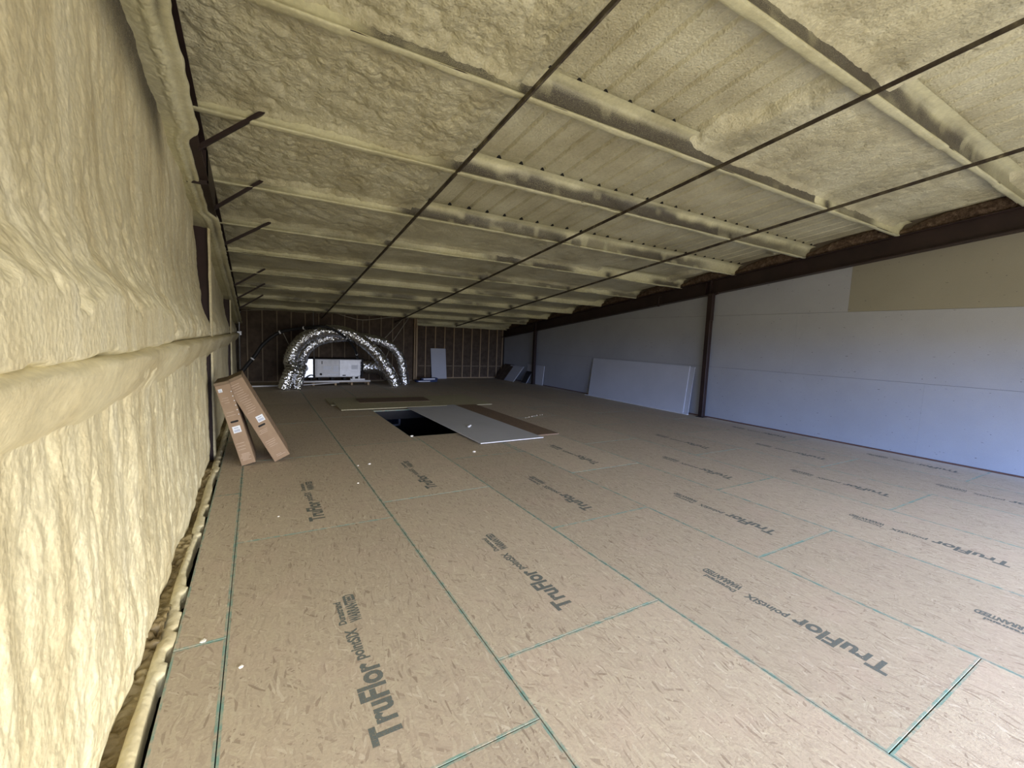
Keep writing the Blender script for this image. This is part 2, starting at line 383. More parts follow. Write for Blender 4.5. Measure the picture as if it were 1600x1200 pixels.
# crushed foam strip, debris and gap along the left floor edge
def edge_strip():
    ys = np.arange(Y0, 16.0, .02); xr = -.430+.016*(fbm(ys*3, ys*0, 5)-.5)*3+.02*(vn(ys*9, ys*0, 8) > .72)
    xl = -.480+.01*(fbm(ys*2, ys*0+3, 15)-.5)*2
    t = np.linspace(0, 1, 7); P = np.zeros((len(ys), 9, 3))
    for j in range(7):
        P[:, j+1, 0] = xl+(xr-xl)*t[j]; P[:, j+1, 1] = ys; P[:, j+1, 2] = .012-.014*(2*t[j]-1)**2+.005*vn(ys*30, ys*0+j, 3)
    P[:, 0] = P[:, 1]; P[:, 0, 2] = -.20; P[:, 8] = P[:, 7]; P[:, 8, 2] = -.10
    return gridmesh(P)
link('trim_1', edge_strip(), foam_mat('foam_strip', (.66, .57, .35), (.78, .71, .48), (.84, .79, .57), False, 40, .3), None, kind='structure')
ys = np.arange(Y0, 16.0, .012); xs = np.linspace(-.68, -.465, 16); YY, XX = np.meshgrid(ys, xs, indexing='ij')
ZZ = -.14+.09*bub(YY*22, XX*22, 3)*fbm(YY*2, XX*2, 9)*2+.045*bub(YY*48, XX*48, 4)*vn(YY*9, XX*9, 5)+.02*bub(YY*90, XX*90, 6)
link('foam_debris', gridmesh(np.stack([XX, YY, ZZ], -1)), M_DIRT, None, label='crumbled tan foam debris filling the gap between left wall and floor strip', category='debris', kind='stuff')
tb = spline([(-.545, 1.9, -.085), (-.525, 2.5, -.07), (-.515, 3.0, -.06), (-.53, 3.7, -.09)], 24)
link('buried_cable', tube(tb, .011, 8), G((.20, .17, .12), .8, name='dusty_cable'), None, label='dusty grey cable lying in the debris gap along the left wall', category='cable')

# ------------------------------------------------------------------ LEFT WALL
wl = empty('wall_left', kind='structure')
COLY = [6.86, 12.0]
link('backing', box(-1.05, -.98, Y0-.1, 17.3, -.34, 5.0), M_EXT, wl)
def near_col(Y, w1=.32):
    m = np.zeros_like(Y)
    for c in COLY: m = np.maximum(m, 1-sst(np.abs(Y-c-.0), .10, w1))
    return m
def wall_panel(y0, y1, lower, dy, dz):
    ys = np.linspace(y0, y1, max(3, int((y1-y0)/dy)))
    z0, z1 = (-.17, 1.47) if lower else (1.535, None)
    nz = int((1.64 if lower else 1.95)/dz); t = np.linspace(0, 1, nz)
    Y, T = np.meshgrid(ys, t, indexing='ij')
    Z = z0+(z1-z0)*T if lower else z0+(zr(Y)-.30+.10-z0)*T
    warp = (fbm(Y*2, Z*2, 31)-.5)*.10
    fade = 1-.6*sst(Y, 8, 12)
    if lower:
        X = -.555+.02*(fbm(Y*1.3, Z*.8, 3, 3)-.5)*2
        drip = (fbm((Y+warp)*9, Z*1.3, 11, 4)-.47); X = X+.028*drip*fade+.009*bub((Y+warp)*14, (Z+warp)*5.5, 61)*fade
        low_m = 1-sst(Z, .1, 1.0)
        X = X+.020*bub((Y+warp)*7, Z*4, 5)*(.4+.6*vn(Y*2, Z*2, 6))*fade+.011*bub((Y+warp)*20, (Z+warp)*12, 7)*fade
        X = X+.022*low_m*bub(Y*9, Z*9, 9)+.006*bub((Y+warp)*28, Z*20, 71)*fade*sst(fbm(Y*2.5, Z*.8, 33), .38, .6)+.012*bub((Y+warp)*8, (Z+warp)*5, 74)*sst(fbm(Y*2, Z*1.1, 36), .45, .6)*fade
        X = X+.045*sst(Z, 1.33, 1.46)                      # swells into the girt
        X = X-.022*(1-sst(Z, .0, .30))-.06*(1-sst(Z, -.16, .07+.06*vn(Y*6, Y*0, 2)))*(.5+.8*vn(Y*4, Y*0+4, 2))  # eroded foot
        st = np.zeros_like(X)
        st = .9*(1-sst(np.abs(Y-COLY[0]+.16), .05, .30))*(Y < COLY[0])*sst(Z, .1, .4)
    else:
        X = -.60+.03*(fbm(Y*1.1, Z, 13, 3)-.5)*2
        big = np.exp(-((Z-1.66)/.20)**2)
        nearm = 1-.5*sst(Y, 2.2, 4.5)
        X = X+.045*big*nearm+.13*big*bub((Y+warp)*5.5, (Z+warp*.6)*7.5, 15)*nearm
        lump = .2+.8*(1-sst(Z, 1.8, 2.5+.4*(vn(Y*1.3, Y*0, 7)-.5)))
        X = X+.032*lump*bub((Y+warp)*8, (Z+warp)*7, 17)*fade+.016*(fbm((Y+warp)*8, Z*2.4, 19)-.47)*fade
        X = X+.015*bub((Y+warp)*14, (Z+warp*.5)*12, 23)*fade*(.45+lump)+.008*bub((Y+warp)*30, Z*26, 27)*fade*(.5+lump)*sst(fbm(Y*2.5, Z*1.2, 34), .36, .58)+.02*(fbm(Y*4, Z*2, 37)-.5)*fade
        X = X-.10*(1-sst(Z, 1.535, 1.60))*1.0              # bottom of the belly rolls back over the girt
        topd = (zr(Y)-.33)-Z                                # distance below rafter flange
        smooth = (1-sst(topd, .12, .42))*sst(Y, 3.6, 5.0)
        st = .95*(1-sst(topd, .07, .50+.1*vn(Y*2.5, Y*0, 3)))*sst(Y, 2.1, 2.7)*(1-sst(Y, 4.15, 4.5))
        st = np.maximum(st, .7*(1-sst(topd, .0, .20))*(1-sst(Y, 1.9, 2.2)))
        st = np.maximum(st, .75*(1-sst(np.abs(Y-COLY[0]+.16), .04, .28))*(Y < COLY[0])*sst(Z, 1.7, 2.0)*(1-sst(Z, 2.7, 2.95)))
        X = X*(1-0)+0*X
        X = X-.02*smooth
    X = X-.17*near_col(Y)*(sst(Z, 1.6, 1.75) if not lower else 1)
    X = np.minimum(X, -.445)
    return gridmesh(np.stack([X, Y, Z], -1), {'stain': st})
for (a, b, dy, dz) in ((Y0, 1.0, .05, .04), (1.0, 4.0, .0095, .0115), (4.0, COLY[0]-.09, .016, .016), (COLY[0]+.03, COLY[1]-.05, .03, .03), (COLY[1]+.05, 16.2, .05, .04)):
    link('foam_panel', wall_panel(a, b, True, dy, dz), M_WALL, wl); link('foam_panel', wall_panel(a, b, False, dy, dz), M_WALL, wl)
# girt: foam coated channel lip running the length of the wall
def girt_mesh(y0, y1):
    ys = np.arange(y0, y1, .03); prof = [(-.60, 1.55), (-.50, 1.572), (-.455, 1.566), (-.43, 1.55), (-.428, 1.53), (-.437, 1.50), (-.455, 1.46), (-.475, 1.41), (-.50, 1.375), (-.53, 1.345), (-.57, 1.30)]
    P = np.zeros((len(ys), len(prof), 3))
    for j, (x, z) in enumerate(prof):
        P[:, j, 0] = x+.010*(vn(ys*5, ys*0+j*.7, 3)-.5)*2+(.012*(vn(ys*1.3, ys*0, 5)-.5)*2 if j > 1 else 0); P[:, j, 1] = ys
        P[:, j, 2] = z+.010*(vn(ys*4, ys*0+j*.5, 9)-.5)*2
    return gridmesh(P)
M_GIRT = foam_mat('foam_girt', (.62, .54, .33), (.76, .69, .46), (.82, .77, .54), False, 110, .15)
link('wall_girt', girt_mesh(Y0, 16.2), M_GIRT, None, label='long foam-coated wall girt, the horizontal ledge dividing the left wall at mid height', category='girt')
# columns
for i, cy in enumerate(COLY):
    c = empty('wall_column', (0, cy, 0), label=('nearer' if i == 0 else 'farther')+' dark red steel column set in the left foam wall, '+('just in front of the cardboard boxes' if i == 0 else 'near the dark far end'), category='column')
    link('web', box(-.76, -.50, .05, .062, -.30, zr(cy)-.34), G((.038, .021, .021), .55, name='red_primer'), c)
    zs = np.linspace(-.3, zr(cy)-.33, 90); prof = [(-.512, .0), (-.500, -.006), (-.486, .01), (-.483, .05), (-.486, .09), (-.498, .12), (-.512, .12)]
    P = np.zeros((90, 7, 3))
    for j, (x, y) in enumerate(prof):
        P[:, j, 0] = x+.004*vn(zs*9, zs*0+j, 2); P[:, j, 1] = y+.006*vn(zs*7, zs*0+j, 4); P[:, j, 2] = zs
    link('flange', gridmesh(P), M_GIRT, c, label='flange edge coated with pale foam')

# ------------------------------------------------------------------ LEFT RAFTER (foam coated) running along the wall head
rf = empty('left_rafter', (0, 0, 0), label='sloping steel rafter caked in foam along the top of the left wall', category='rafter')
def raf_sheet(y0, y1, dy):
    ys = np.arange(y0, y1+dy, dy)
    prof = [(-.375, .045, 0), (-.362, .02, .2), (-.368, -.005, .3), (-.39, -.012, .1), (-.415, -.008, .1), (-.435, -.004, .4), (-.455, -.010, 1), (-.475, -.015, 1), (-.495, -.012, 1), (-.515, -.004, .8), (-.535, -.006, .6), (-.58, .0, .5), (-.68, .01, .2)]
    P = np.zeros((len(ys), len(prof)*3-2, 3)); st = np.zeros(P.shape[:2])
    px = np.interp(np.linspace(0, len(prof)-1, P.shape[1]), range(len(prof)), [p[0] for p in prof])
    pz = np.interp(np.linspace(0, len(prof)-1, P.shape[1]), range(len(prof)), [p[1] for p in prof])
    pm = np.interp(np.linspace(0, len(prof)-1, P.shape[1]), range(len(prof)), [p[2] for p in prof])
    Y, X = np.meshgrid(ys, px, indexing='ij')
    Z = zr(Y)-.33+pz[None, :]-pm[None, :]*(.022*bub(Y*26, X*30, 3)+.012*(fbm(Y*10, X*10, 4)-.5))
    X2 = X+.012*(fbm(Y*4, X*2, 8)-.5)
    cut = -.36-.085*sst(Y, 4.45, 4.65)*(1-sst(Y, 6.3, 6.6))-.012*vn(Y*8, Y*0, 12)
    X2 = -.66+(X2+.66)*(cut+.66)/.30
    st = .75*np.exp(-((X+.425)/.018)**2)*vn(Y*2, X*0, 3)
    return gridmesh(np.stack([X2, Y, Z], -1), {'stain': st})
link('foam_coating', raf_sheet(Y0, 6.38, .01), M_PURL, rf)
link('foam_coating', raf_sheet(6.35, 16.3, .025), M_PURL, rf)
def sl_box(x0, x1, y0, y1, za, zb, bm=None):
    """box whose top and bottom follow the roof slope"""
    own = bm is None
    if own: bm = bmesh.new()
    vs = bxm(bm, x0, x1, y0, y1, za, zb)
    for v in vs: v.co.z += zr(v.co.y)
    return finish(bm) if own else None
bm = bmesh.new(); sl_box(-.545, -.533, Y0, 16.4, -.33, 0, bm); sl_box(-.53, -.385, Y0, 16.4, -.322, -.310, bm); sl_box(-.60, -.39, Y0, 16.4, -.012, 0, bm)
link('steel_section', finish(bm), M_RED, rf)
bm = bmesh.new(); sl_box(-.395, -.385, 5.45, 6.35, -.345, -.03, bm); sl_box(-.56, -.385, 5.45, 5.47, -.36, -.03, bm)
link('splice_plate', finish(bm), M_RED, rf)

# ------------------------------------------------------------------ CEILING
ceil = empty('ceiling', kind='structure')
DK = .25
link('roof_deck', sl_box(-1.05, 10.2, Y0-.1, 17.3, DK+.06, DK+.12), M_EXT, ceil)
def ribbed(X, Y, k):
    """1 where the deck is only dusted with foam and its ribs show"""
    y = YP[k]; e = .25*(fbm(X*2, Y*2, 60+k)-.5)*2
    if y < .4: return ((X > 3) & (X < 9))*1.
    if k == 2: return sst(X+e, 4.75, 4.95)*(1-sst(X+e, 8.1+.0*Y, 8.4))
    if k == 3: return sst(X, 2.02, 2.12)*(1-sst(X+e+.35*(Y-2.6), 4.1, 4.35))
    if k == 4: return sst(X, 2.02+.0*Y, 2.12)*(1-.0*X)*(1-sst(X+e-.5*(Y-4.), 9.6, 9.7))
    if k == 5: return sst(X, 2.02, 2.12)*(1-sst(X+e-1.6*(Y-5.5), 9.3, 9.6))*(1-.0)
    if k == 6: return sst(X+e, 6.6, 6.9)*(1-sst(X+e, 8.7, 9.0))*.8
    return X*0
RIB0, RIBS = 2.45, .302
def bay(k):
    y0, y1 = YP[k], YP[k+1]; near = 1.5 < y1 < 6.5
    dx, dy = (.0125, .0125) if near else ((.03, .025) if y1 < 10 else (.06, .04))
    if y1 < 1: dx, dy = .12, .08
    xs = np.arange(XL-.12, XR+.02, dx); ys = np.linspace(y0, y1, int((y1-y0)/dy)); X, Y = np.meshgrid(xs, ys, indexing='ij')
    rb = ribbed(X, Y, k)
    wx = (fbm(X*2, Y*2, 41)-.5)*.10; u = (Y-y0)/(y1-y0)
    left = 1-sst(X, 1.8, 2.0); am = np.where(X < 1.9, 1., .55)*(1 if y0 < 8 else .8)
    lump = .055+.045*fbm(X*1.5, Y*1.5, 43+k)+1.35*am*(.040*(fbm((X+wx)*5, (Y+wx)*5, 45)-.4)+.034*bub((X+wx)*8, (Y+wx)*7, 47+k)+.018*bub((X+wx*.6)*17, (Y+wx*.6)*15, 49)+.008*bub(X*36, Y*33, 52))
    lump = lump+.016*am*(fbm(X*26, Y*22, 77, 2)-.4)
    d = np.abs((X-RIB0)/RIBS-np.round((X-RIB0)/RIBS))*RIBS
    thin = .018-.030*(1-sst(d, .012, .026))-.006*(1-sst(np.abs(d-RIBS/2), .0, .01))
    th = thin*rb+lump*(1-rb)
    th = th*(1-.75*sst(X, 9.0, 9.35))
    # foam climbs down toward the purlins
    ed = np.minimum(u, 1-u)*(y1-y0); th = th+.035*(1-sst(ed, .02, .13))*(1-.0*rb)
    Z = RC-RS*Y+DK-th
    st = np.zeros_like(X)
    return gridmesh(np.stack([X, Y, Z], -1), {'stain': st})
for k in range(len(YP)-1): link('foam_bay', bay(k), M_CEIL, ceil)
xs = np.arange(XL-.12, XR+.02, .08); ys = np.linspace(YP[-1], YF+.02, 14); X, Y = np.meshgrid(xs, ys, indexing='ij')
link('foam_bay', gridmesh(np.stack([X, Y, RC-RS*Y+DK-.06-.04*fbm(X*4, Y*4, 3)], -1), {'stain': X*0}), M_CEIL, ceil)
xs = np.arange(XL-.12, XR+.02, .2); X, Y = np.meshgrid(xs, np.array([Y0-.02, YP[0]]), indexing='ij')

ORD = ['first', 'second', 'third', 'fourth', 'fifth', 'sixth', 'seventh', 'eighth', 'ninth', 'tenth', 'eleventh', 'twelfth', 'thirteenth', 'fourteenth']
def purlin(k):
    y = YP[k]; dx = .015 if 1 < y < 7 else .04
    xs = np.arange(XL-.1, XR+.04, dx)
    prof = [(-.16, .205), (-.115, .200), (-.080, .192), (-.058, .178), (-.046, .155), (-.038, .13), (-.033, .10), (-.030, .07), (-.029, .04), (-.033, .02), (-.046, .010), (-.053, .002), (-.050, -.008), (-.035, -.012), (-.01, -.012), (.015, -.010), (.03, .005), (.032, .03), (.03, .09), (.034, .15), (.055, .18), (.1, .195), (.16, .20)]
    n = len(prof); P = np.zeros((len(xs), n, 3)); st = np.zeros((len(xs), n)); z0 = zr(y)
    for j, (a, b) in enumerate(prof):
        w = 1 if 3 < j < 20 else .3
        jj = xs*0+j*.35
        dn = (fbm(xs*3, jj, 70+k, 3)-.45)*.028*w+(.012*bub(xs*9, jj*1.5, 80+k)*(vn(xs*.7, jj*0, 90+k) > .55))*w
        sgn = -1 if j < 14 else 1
        P[:, j, 0] = xs; P[:, j, 1] = y+a+sgn*dn*.6; P[:, j, 2] = z0+b+(-.5*dn if 9 < j < 17 else 0)
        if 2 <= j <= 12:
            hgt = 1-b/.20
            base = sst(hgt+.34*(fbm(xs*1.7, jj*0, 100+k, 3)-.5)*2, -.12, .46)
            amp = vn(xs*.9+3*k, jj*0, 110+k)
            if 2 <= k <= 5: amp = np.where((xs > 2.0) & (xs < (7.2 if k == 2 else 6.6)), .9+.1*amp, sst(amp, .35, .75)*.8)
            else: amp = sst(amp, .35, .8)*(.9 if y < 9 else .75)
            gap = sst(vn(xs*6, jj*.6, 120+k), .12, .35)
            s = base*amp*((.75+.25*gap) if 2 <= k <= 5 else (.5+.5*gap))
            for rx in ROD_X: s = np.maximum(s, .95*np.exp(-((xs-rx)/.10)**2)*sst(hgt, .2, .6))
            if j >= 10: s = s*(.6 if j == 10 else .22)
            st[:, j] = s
    return gridmesh(P, {'stain': st})
for k in range(len(YP)):
    if k < 2: lb = ['foam-coated roof purlin hidden overhead, hindmost of all', 'foam-coated roof purlin overhead behind the camera'][k]
    else: lb = 'foam-coated roof purlin spanning the ceiling, %s counting from the nearest' % ORD[k-2]
    pu = empty('roof_purlin', (0, 0, 0), label=lb, category='purlin', group='roof purlins')
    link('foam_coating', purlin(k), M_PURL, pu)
    bm = bmesh.new(); z = zr(YP[k])
    bxm(bm, XL-.1, XR+.06, YP[k]-.004, YP[k]+.004, z, z+DK-.01); bxm(bm, XL-.1, XR+.06, YP[k]-.05, YP[k], z-.004, z+.004)
    link('steel_section', finish(bm), M_RED, pu)
    if 2 <= k <= 6:        # black wedges stand in for the shade in open rib ends over the purlin
        bm = bmesh.new()
        for q in range(-1, 26):
            x = RIB0+RIBS*q
            yy = YP[k]-.115; rv = float(ribbed(np.array([x]), np.array([yy-.05]), k-1)[0]) if k > 0 else 0
            if rv < .4: continue
            zt = zr(yy)+DK-.012; w_ = .031*R.uniform(.7, 1.1)
            vs = [bm.verts.new(c) for c in ((x-w_, yy, zt-.018), (x+w_, yy, zt-.018), (x+w_*.3, yy, zt+.012), (x-w_*.5, yy, zt+.012))]
            vb = [bm.verts.new(v.co+Vector((0, .06, 0))) for v in vs]
            for i in range(4): bm.faces.new((vs[i], vs[(i+1) % 4], vb[(i+1) % 4], vb[i]))
            bm.faces.new(vs)
        if len(bm.verts): link('rib_shade_wedge', finish(bm), M_BLACK, pu, kind='stuff')
        else: bm.free()

# sag angles
for i, rx in enumerate(ROD_X):
    L = [(-.026, 0, -.016), (.026, 0, -.016), (.026, 0, -.021), (-.021, 0, -.021), (-.021, 0, -.058), (-.026, 0, -.058)]
    L = [(x*.95, y, z) for x, y, z in L]
    me = extr(L, (rx, Y0, zr(Y0)), (rx, 16.4, zr(16.4)))
    link('roof_bracing_angle', me, M_ROD, None, label='thin dark steel angle running under the purlins, %s' % ('nearest the left wall', 'in the middle of the ceiling', 'nearest the right-hand beam')[i], category='brace', group='bracing angles')
# flange braces from rafter to purlins
BR = [(4.78, .13), (6.25, .14), (7.72, .25), (10.66, .22), (12.12, .24), (13.58, .22), (15.04, .2), (9.2, .2)]
pos = ['nearest the camera', 'second from the camera', 'third from the camera', 'fourth visible from the camera', 'fifth visible from the camera', 'next to last at the far end', 'hindmost over the far corner', 'x']
for i, (y, xe) in enumerate(BR[:6]):
    a = Vector((-.40, y+.0, zr(y)-.315)); b = Vector((xe-.03, y-.05, zr(y)+.10))
    me = extr([(0, -.022, -.022), (0, .022, -.022), (0, .022, -.017), (0, -.017, -.017), (0, -.017, .022), (0, -.022, .022)], a, b)
    link('flange_brace', me, M_RED, None, label='dark red angle brace at the left rafter, '+pos[i], category='brace', group='flange braces')

# ------------------------------------------------------------------ RIGHT BEAM, POSTS, BATTS
bmt = empty('ceiling_beam', (0, 0, 0), label='long dark red sloping steel beam along the top of the right wall', category='beam')
bm = bmesh.new(); sl_box(9.435, 9.447, Y0, 17.0, -.33, 0, bm); link('web', finish(bm), M_RED, bmt)
bm = bmesh.new(); sl_box(9.355, 9.525, Y0, 17.0, -.335, -.318, bm); link('bottom_flange', finish(bm), M_RED, bmt)
bm = bmesh.new(); sl_box(9.355, 9.525, Y0, 17.0, -.016, 0, bm); link('top_flange', finish(bm), M_RED, bmt)
for y in (6.80, 6.93, 14.34, 14.47):
    link('stiffener', sl_box(9.36, 9.435, y-.005, y+.005, -.32, -.015), M_RED, bmt)
for i, y in enumerate((6.78, 14.36)):
    p_ = empty('steel_post', (9.40, y, 0), label='dark red steel post standing against the right wall, '+('near, beside the long leaning drywall sheets' if i == 0 else 'far, beside the small drywall offcuts'), category='post')
    zt = zr(y)-.337
    bm = bmesh.new(); bxm(bm, -.055, .055, -.06, .06, .012, zt-.62, 0, .006); link('shaft', finish(bm), M_RED, p_)
    bm = bmesh.new(); bxm(bm, -.06, .045, -.075, .055, zt-.62, zt-.01, 0, .004); link('upper_section', finish(bm), M_RED, p_)
    link('base_plate', box(-.085, .085, -.10, .10, .001, .012), M_RED, p_); link('cap_plate', box(-.07, .07, -.09, .09, zt-.014, zt+.004), M_RED, p_)
# little hanging hook and clamp
hk = bmesh.new(); tube([(9.345, 8.32, zr(8.32)-.12), (9.345, 8.32, 2.80)], .007, 6, True, hk); bxm(hk, 9.325, 9.365, 8.30, 8.34, 2.74, 2.80); bxm(hk, 9.34, 9.44, 8.31, 8.33, zr(8.32)-.125, zr(8.32)-.115)
link('hanging_hook', finish(hk), M_RED, None, label='short rusty rod with a clamp hanging from the right beam', category='hook')
link('beam_clip', box(9.32, 9.354, 6.55, 6.62, zr(6.6)-.375, zr(6.6)-.32, .006), M_RED, None, label='small steel clip under the right beam beside the near post', category='clip')
for k in range(1, len(YP)-1):
    y0, y1 = YP[k]+.03, YP[k+1]-.03; n = 60 if YP[k] < 6 else 30
    ys = np.linspace(y0, y1, n); ts = np.linspace(0, 1, 16); Y, T = np.meshgrid(ys, ts, indexing='ij')
    u = (Y-y0)/(y1-y0)
    Zt = zr(Y)+.25-.13*(1-np.clip(np.sin(np.pi*np.clip(u*.8+.28, 0, 1)), 0, 1)**.5)-.02*fbm(Y*6, Y*0, 3)
    Z = zr(Y)-.005+(Zt-zr(Y)+.005)*T; X = 9.44-.05*np.sin(np.pi*np.clip(T, .05, 1)**.7)*(.5+fbm(Y*5, Z*8, 20+k))-.03*(fbm(Y*20, Z*20, 5)-.5)
    X = X+.03*sst(T, .85, 1)
    ord_ = 'nearest' if k == 2 else '%s from the camera' % ORD[k-2] if k > 2 else 'hidden behind the camera'
    link('insulation_batt', gridmesh(np.stack([X, Y, Z], -1)), M_BATT, None, label='brown fibreglass batt stuffed above the right beam between purlins, '+ord_, category='insulation', group='batts above the beam')
link('trim_2', sl_box(9.475, 9.535, Y0, 17.0, -.02, DK+.05), M_EXT, None, kind='structure')

# ------------------------------------------------------------------ RIGHT WALL
wr = empty('wall_right', kind='structure')
link('backing', box(9.56, 9.70, Y0-.1, 17.3, -.34, 4.9), M_EXT, wr)
def drypanel(y0, y1, z0, z1, mat, slope=False):
    bm = bmesh.new(); g = .0018; vs = bxm(bm, 9.535, 9.555, y0+.0005, y1-.0005, z0+g, z1-g)
    if slope:
        for v in vs:
            if v.co.z > z0+.1: v.co.z = zr(v.co.y)-.01
    me = finish(bm)
    link('drywall_panel', me, mat, wr)
for r, (z0, z1, yo) in enumerate(((.022, 1.24, 2.77-3*3.66), (1.24, 2.46, 4.86-3*3.66), (2.46, 4.2, 3.99-3*3.66))):
    y = yo; i = 0
    while y < 17.05:
        a, b = max(y, Y0), min(y+3.66, 17.05)
        if b-a > .05:
            if r == 2:
                if zr(a)-.01 > z0+.1:
                    # end where the sloping edge meets the joint
                    bb = min(b, (RC-.01-z0)/RS-.1)
                    if bb > a: drypanel(a, bb, z0, 4.2, M_DRYT if a < 3.9 and b < 4.1 and b > 3.8 else M_DRY, True)
            elif r == 1 and zr(b)-.01 < z1:
                bm = bmesh.new(); ylim = (RC-.01-z1)/RS
                if a < ylim: drypanel(a, ylim, z0, z1, M_DRY); drypanel(ylim, b, z0, z1, M_DRY, True)
                else: drypanel(a, b, z0, z1, M_DRY, True)
            else: drypanel(a, b, z0, z1, M_DRY)
        y += 3.66; i += 1
link('baseboard_right', box(9.515, 9.56, Y0, 17.0, .001, .021), G((.13, .065, .045), .8, name='red_sole_plate'), None, kind='structure')

# ------------------------------------------------------------------ FAR WALL
wf = empty('wall_far', kind='structure')
link('backing', box(-1.05, 5.3, 16.42, 16.5, -.34, 2.6), M_EXT, wf); link('backing', box(5.1, 9.7, 17.2, 17.28, -.34, 2.45), M_EXT, wf)
def studs(xs, y, top, mat, xa, xb):
    for i, x in enumerate(xs):
        bm = bmesh.new(); bxm(bm, -.019, .019, 0, .14, .04, top, 0, .002); link('stud', finish(bm), mat, wf, (x, y, 0))
    e_ = [xa]+list(xs)+[xb]
    for a, b in zip(e_[:-1], e_[1:]):
        if b-a < .08: continue
        X, Z = np.meshgrid(np.linspace(a+.018, b-.018, 9), np.linspace(.03, top, 24), indexing='ij')
        s = np.sin(np.pi*(X-a)/(b-a)); Y = y+.05-.022*s-.012*fbm(X*6, Z*3, int(a*10)+3)
        link('insulation_panel', gridmesh(np.stack([X, Y, Z], -1)), M_KRAFT, wf)
    bm = bmesh.new(); bxm(bm, xa, xb, y, y+.14, .001, .039); link('sole_plate', finish(bm), mat, wf)
studs([-.24+.4165*i for i in range(13)], 16.2, 2.43, M_WOODD, -.5, 5.14)
studs([5.54]+[5.89+.408*i for i in range(9)]+[9.42], 17.0, 2.33, M_WOOD, 5.3, 9.5)
for x in (5.15, 5.22): link('stud', box(x, x+.04, 16.16, 16.3, .001, 2.40), M_WOOD, wf)
link('return_panel', box(5.27, 5.29, 16.3, 17.15, 0, 2.4), M_KRAFT, wf); link('stud', box(5.30, 5.34, 16.9, 17.04, .001, 2.3), M_WOOD, wf)
bm = bmesh.new(); bxm(bm, 5.6, 9.4, 16.998, 17.0, .50, .53); 
link('nail_strip', finish(bm), M_WOODD, wf)
# foam roll closing the eave over the right part
xs = np.arange(5.25, 9.5, .04); prof = [(-.02, .25), (-.09, .16), (-.12, .05), (-.09, -.04), (-.03, -.07), (.06, -.06), (.1, .1)]
P = np.zeros((len(xs), len(prof), 3))
for j, (a_, b_) in enumerate(prof):
    P[:, j, 0] = xs; P[:, j, 1] = 16.75+a_; P[:, j, 2] = zr(16.75)+.02+b_-.04*(fbm(xs*4, xs*0+j*.3, 5)-.5)
link('eave_foam', gridmesh(P, {'stain': np.zeros(P.shape[:2])}), M_PURL, ceil)

# ------------------------------------------------------------------ BACK WALL with the daylight opening
wb = empty('wall_back', kind='structure')
bm = bmesh.new(); bxm(bm, -1.05, 9.7, OPEN_Y-.1, OPEN_Y, OPEN_TOP, 4.9); bxm(bm, -1.05, OPEN_X0, OPEN_Y-.1, OPEN_Y, -.34, OPEN_TOP); bxm(bm, OPEN_X1, 9.7, OPEN_Y-.1, OPEN_Y, -.34, OPEN_TOP)
link('wall_board', finish(bm), M_DRY, wb)

# ------------------------------------------------------------------ sheets lying on the floor
def slab(name, x0, x1, y0, y1, z, t, mat, rz, label, cat, group=None, edge=None):
    cx, cy = (x0+x1)/2, (y0+y1)/2
    bm = bmesh.new(); bxm(bm, x0-cx, x1-cx, y0-cy, y1-cy, 0, t)
    me = finish(bm)
    me.materials.append(mat)
    if edge:
        me.materials.append(edge)
        for p in me.polygons:
            if abs(p.normal.z) < .5: p.material_index = 1
    return link(name, me, None, None, (cx, cy, z), (0, 0, rz), label=label, category=cat, group=group)
slab('osb_sheet', 1.57, 4.01, 9.90, 11.10, .019, .018, M_OSBP, .0, 'pale OSB sheet lying on the floor just beyond the open hatch', 'board')
slab('osb_sheet', 1.49, 3.93, 10.74, 11.92, .001, .0175, M_OSBP, -.006, 'pale OSB sheet half under another, farthest behind the hatch', 'board')
slab('osb_sheet', 4.02, 5.30, 9.98, 11.85, .001, .012, M_OSBP, -.03, 'greenish OSB piece lying flat, right of the two sheets behind the hatch', 'board')
slab('hardboard_piece', 2.15, 3.9, 10.75, 11.5, .038, .005, M_OSBB, -.05, 'thin brown board lying on top of the pale OSB sheets behind the hatch', 'board')
slab('osb_sheet', 3.62, 4.80, 6.37, 10.0, .001, .018, M_OSBB, -.01, 'long brown OSB sheet lying partly under the white drywall sheet', 'board')
slab('drywall_sheet', 3.035, 4.255, 6.13, 9.99, .0195, .0127, M_DRYW, .015, 'long pale drywall sheet lying flat, partly covering the floor hatch', 'drywall', None, M_DRYE)
# scrap on the drywall and crumbs about the floor
def crumb(name, x, y, z, s, label, mat=None, seed=0):
    bm = bmesh.new(); bmesh.ops.create_icosphere(bm, subdivisions=1, radius=s); rr = random.Random(seed)
    for v in bm.verts: v.co = Vector((v.co.x*rr.uniform(.7, 1.5), v.co.y*rr.uniform(.6, 1.2), v.co.z*rr.uniform(.4, .7)))
    m_ = min(v.co.z for v in bm.verts)
    link(name, finish(bm), mat or M_FCR, None, (x, y, z-m_), label=label, category='crumb', group='crumbs on the floor')
CR = [(-.27, 2.70, .016, 'white foam crumb on the floor by the left wall strip'), (-.09, 2.40, .013, 'white foam crumb on the floor right of the left wall joint'),
      (1.25, 5.70, .02, 'small pale chip on the first long green joint, ahead of the boxes'), (1.10, 5.68, .013, 'tiny chip left of the first long green joint'),
      (2.23, 7.04, .03, 'white scrap at the near corner of the hatch'), (2.77, 5.75, .022, 'pale chip on the floor in front of the white drywall sheet'),
      (.97, 4.99, .012, 'tiny chip on the floor near the stamped sheets'), (.15, 4.34, .011, 'tiny chip on the near left floor sheet')]
for i, c in enumerate(CR): crumb('foam_crumb', c[0], c[1], .0005, c[2], c[3], seed=i)
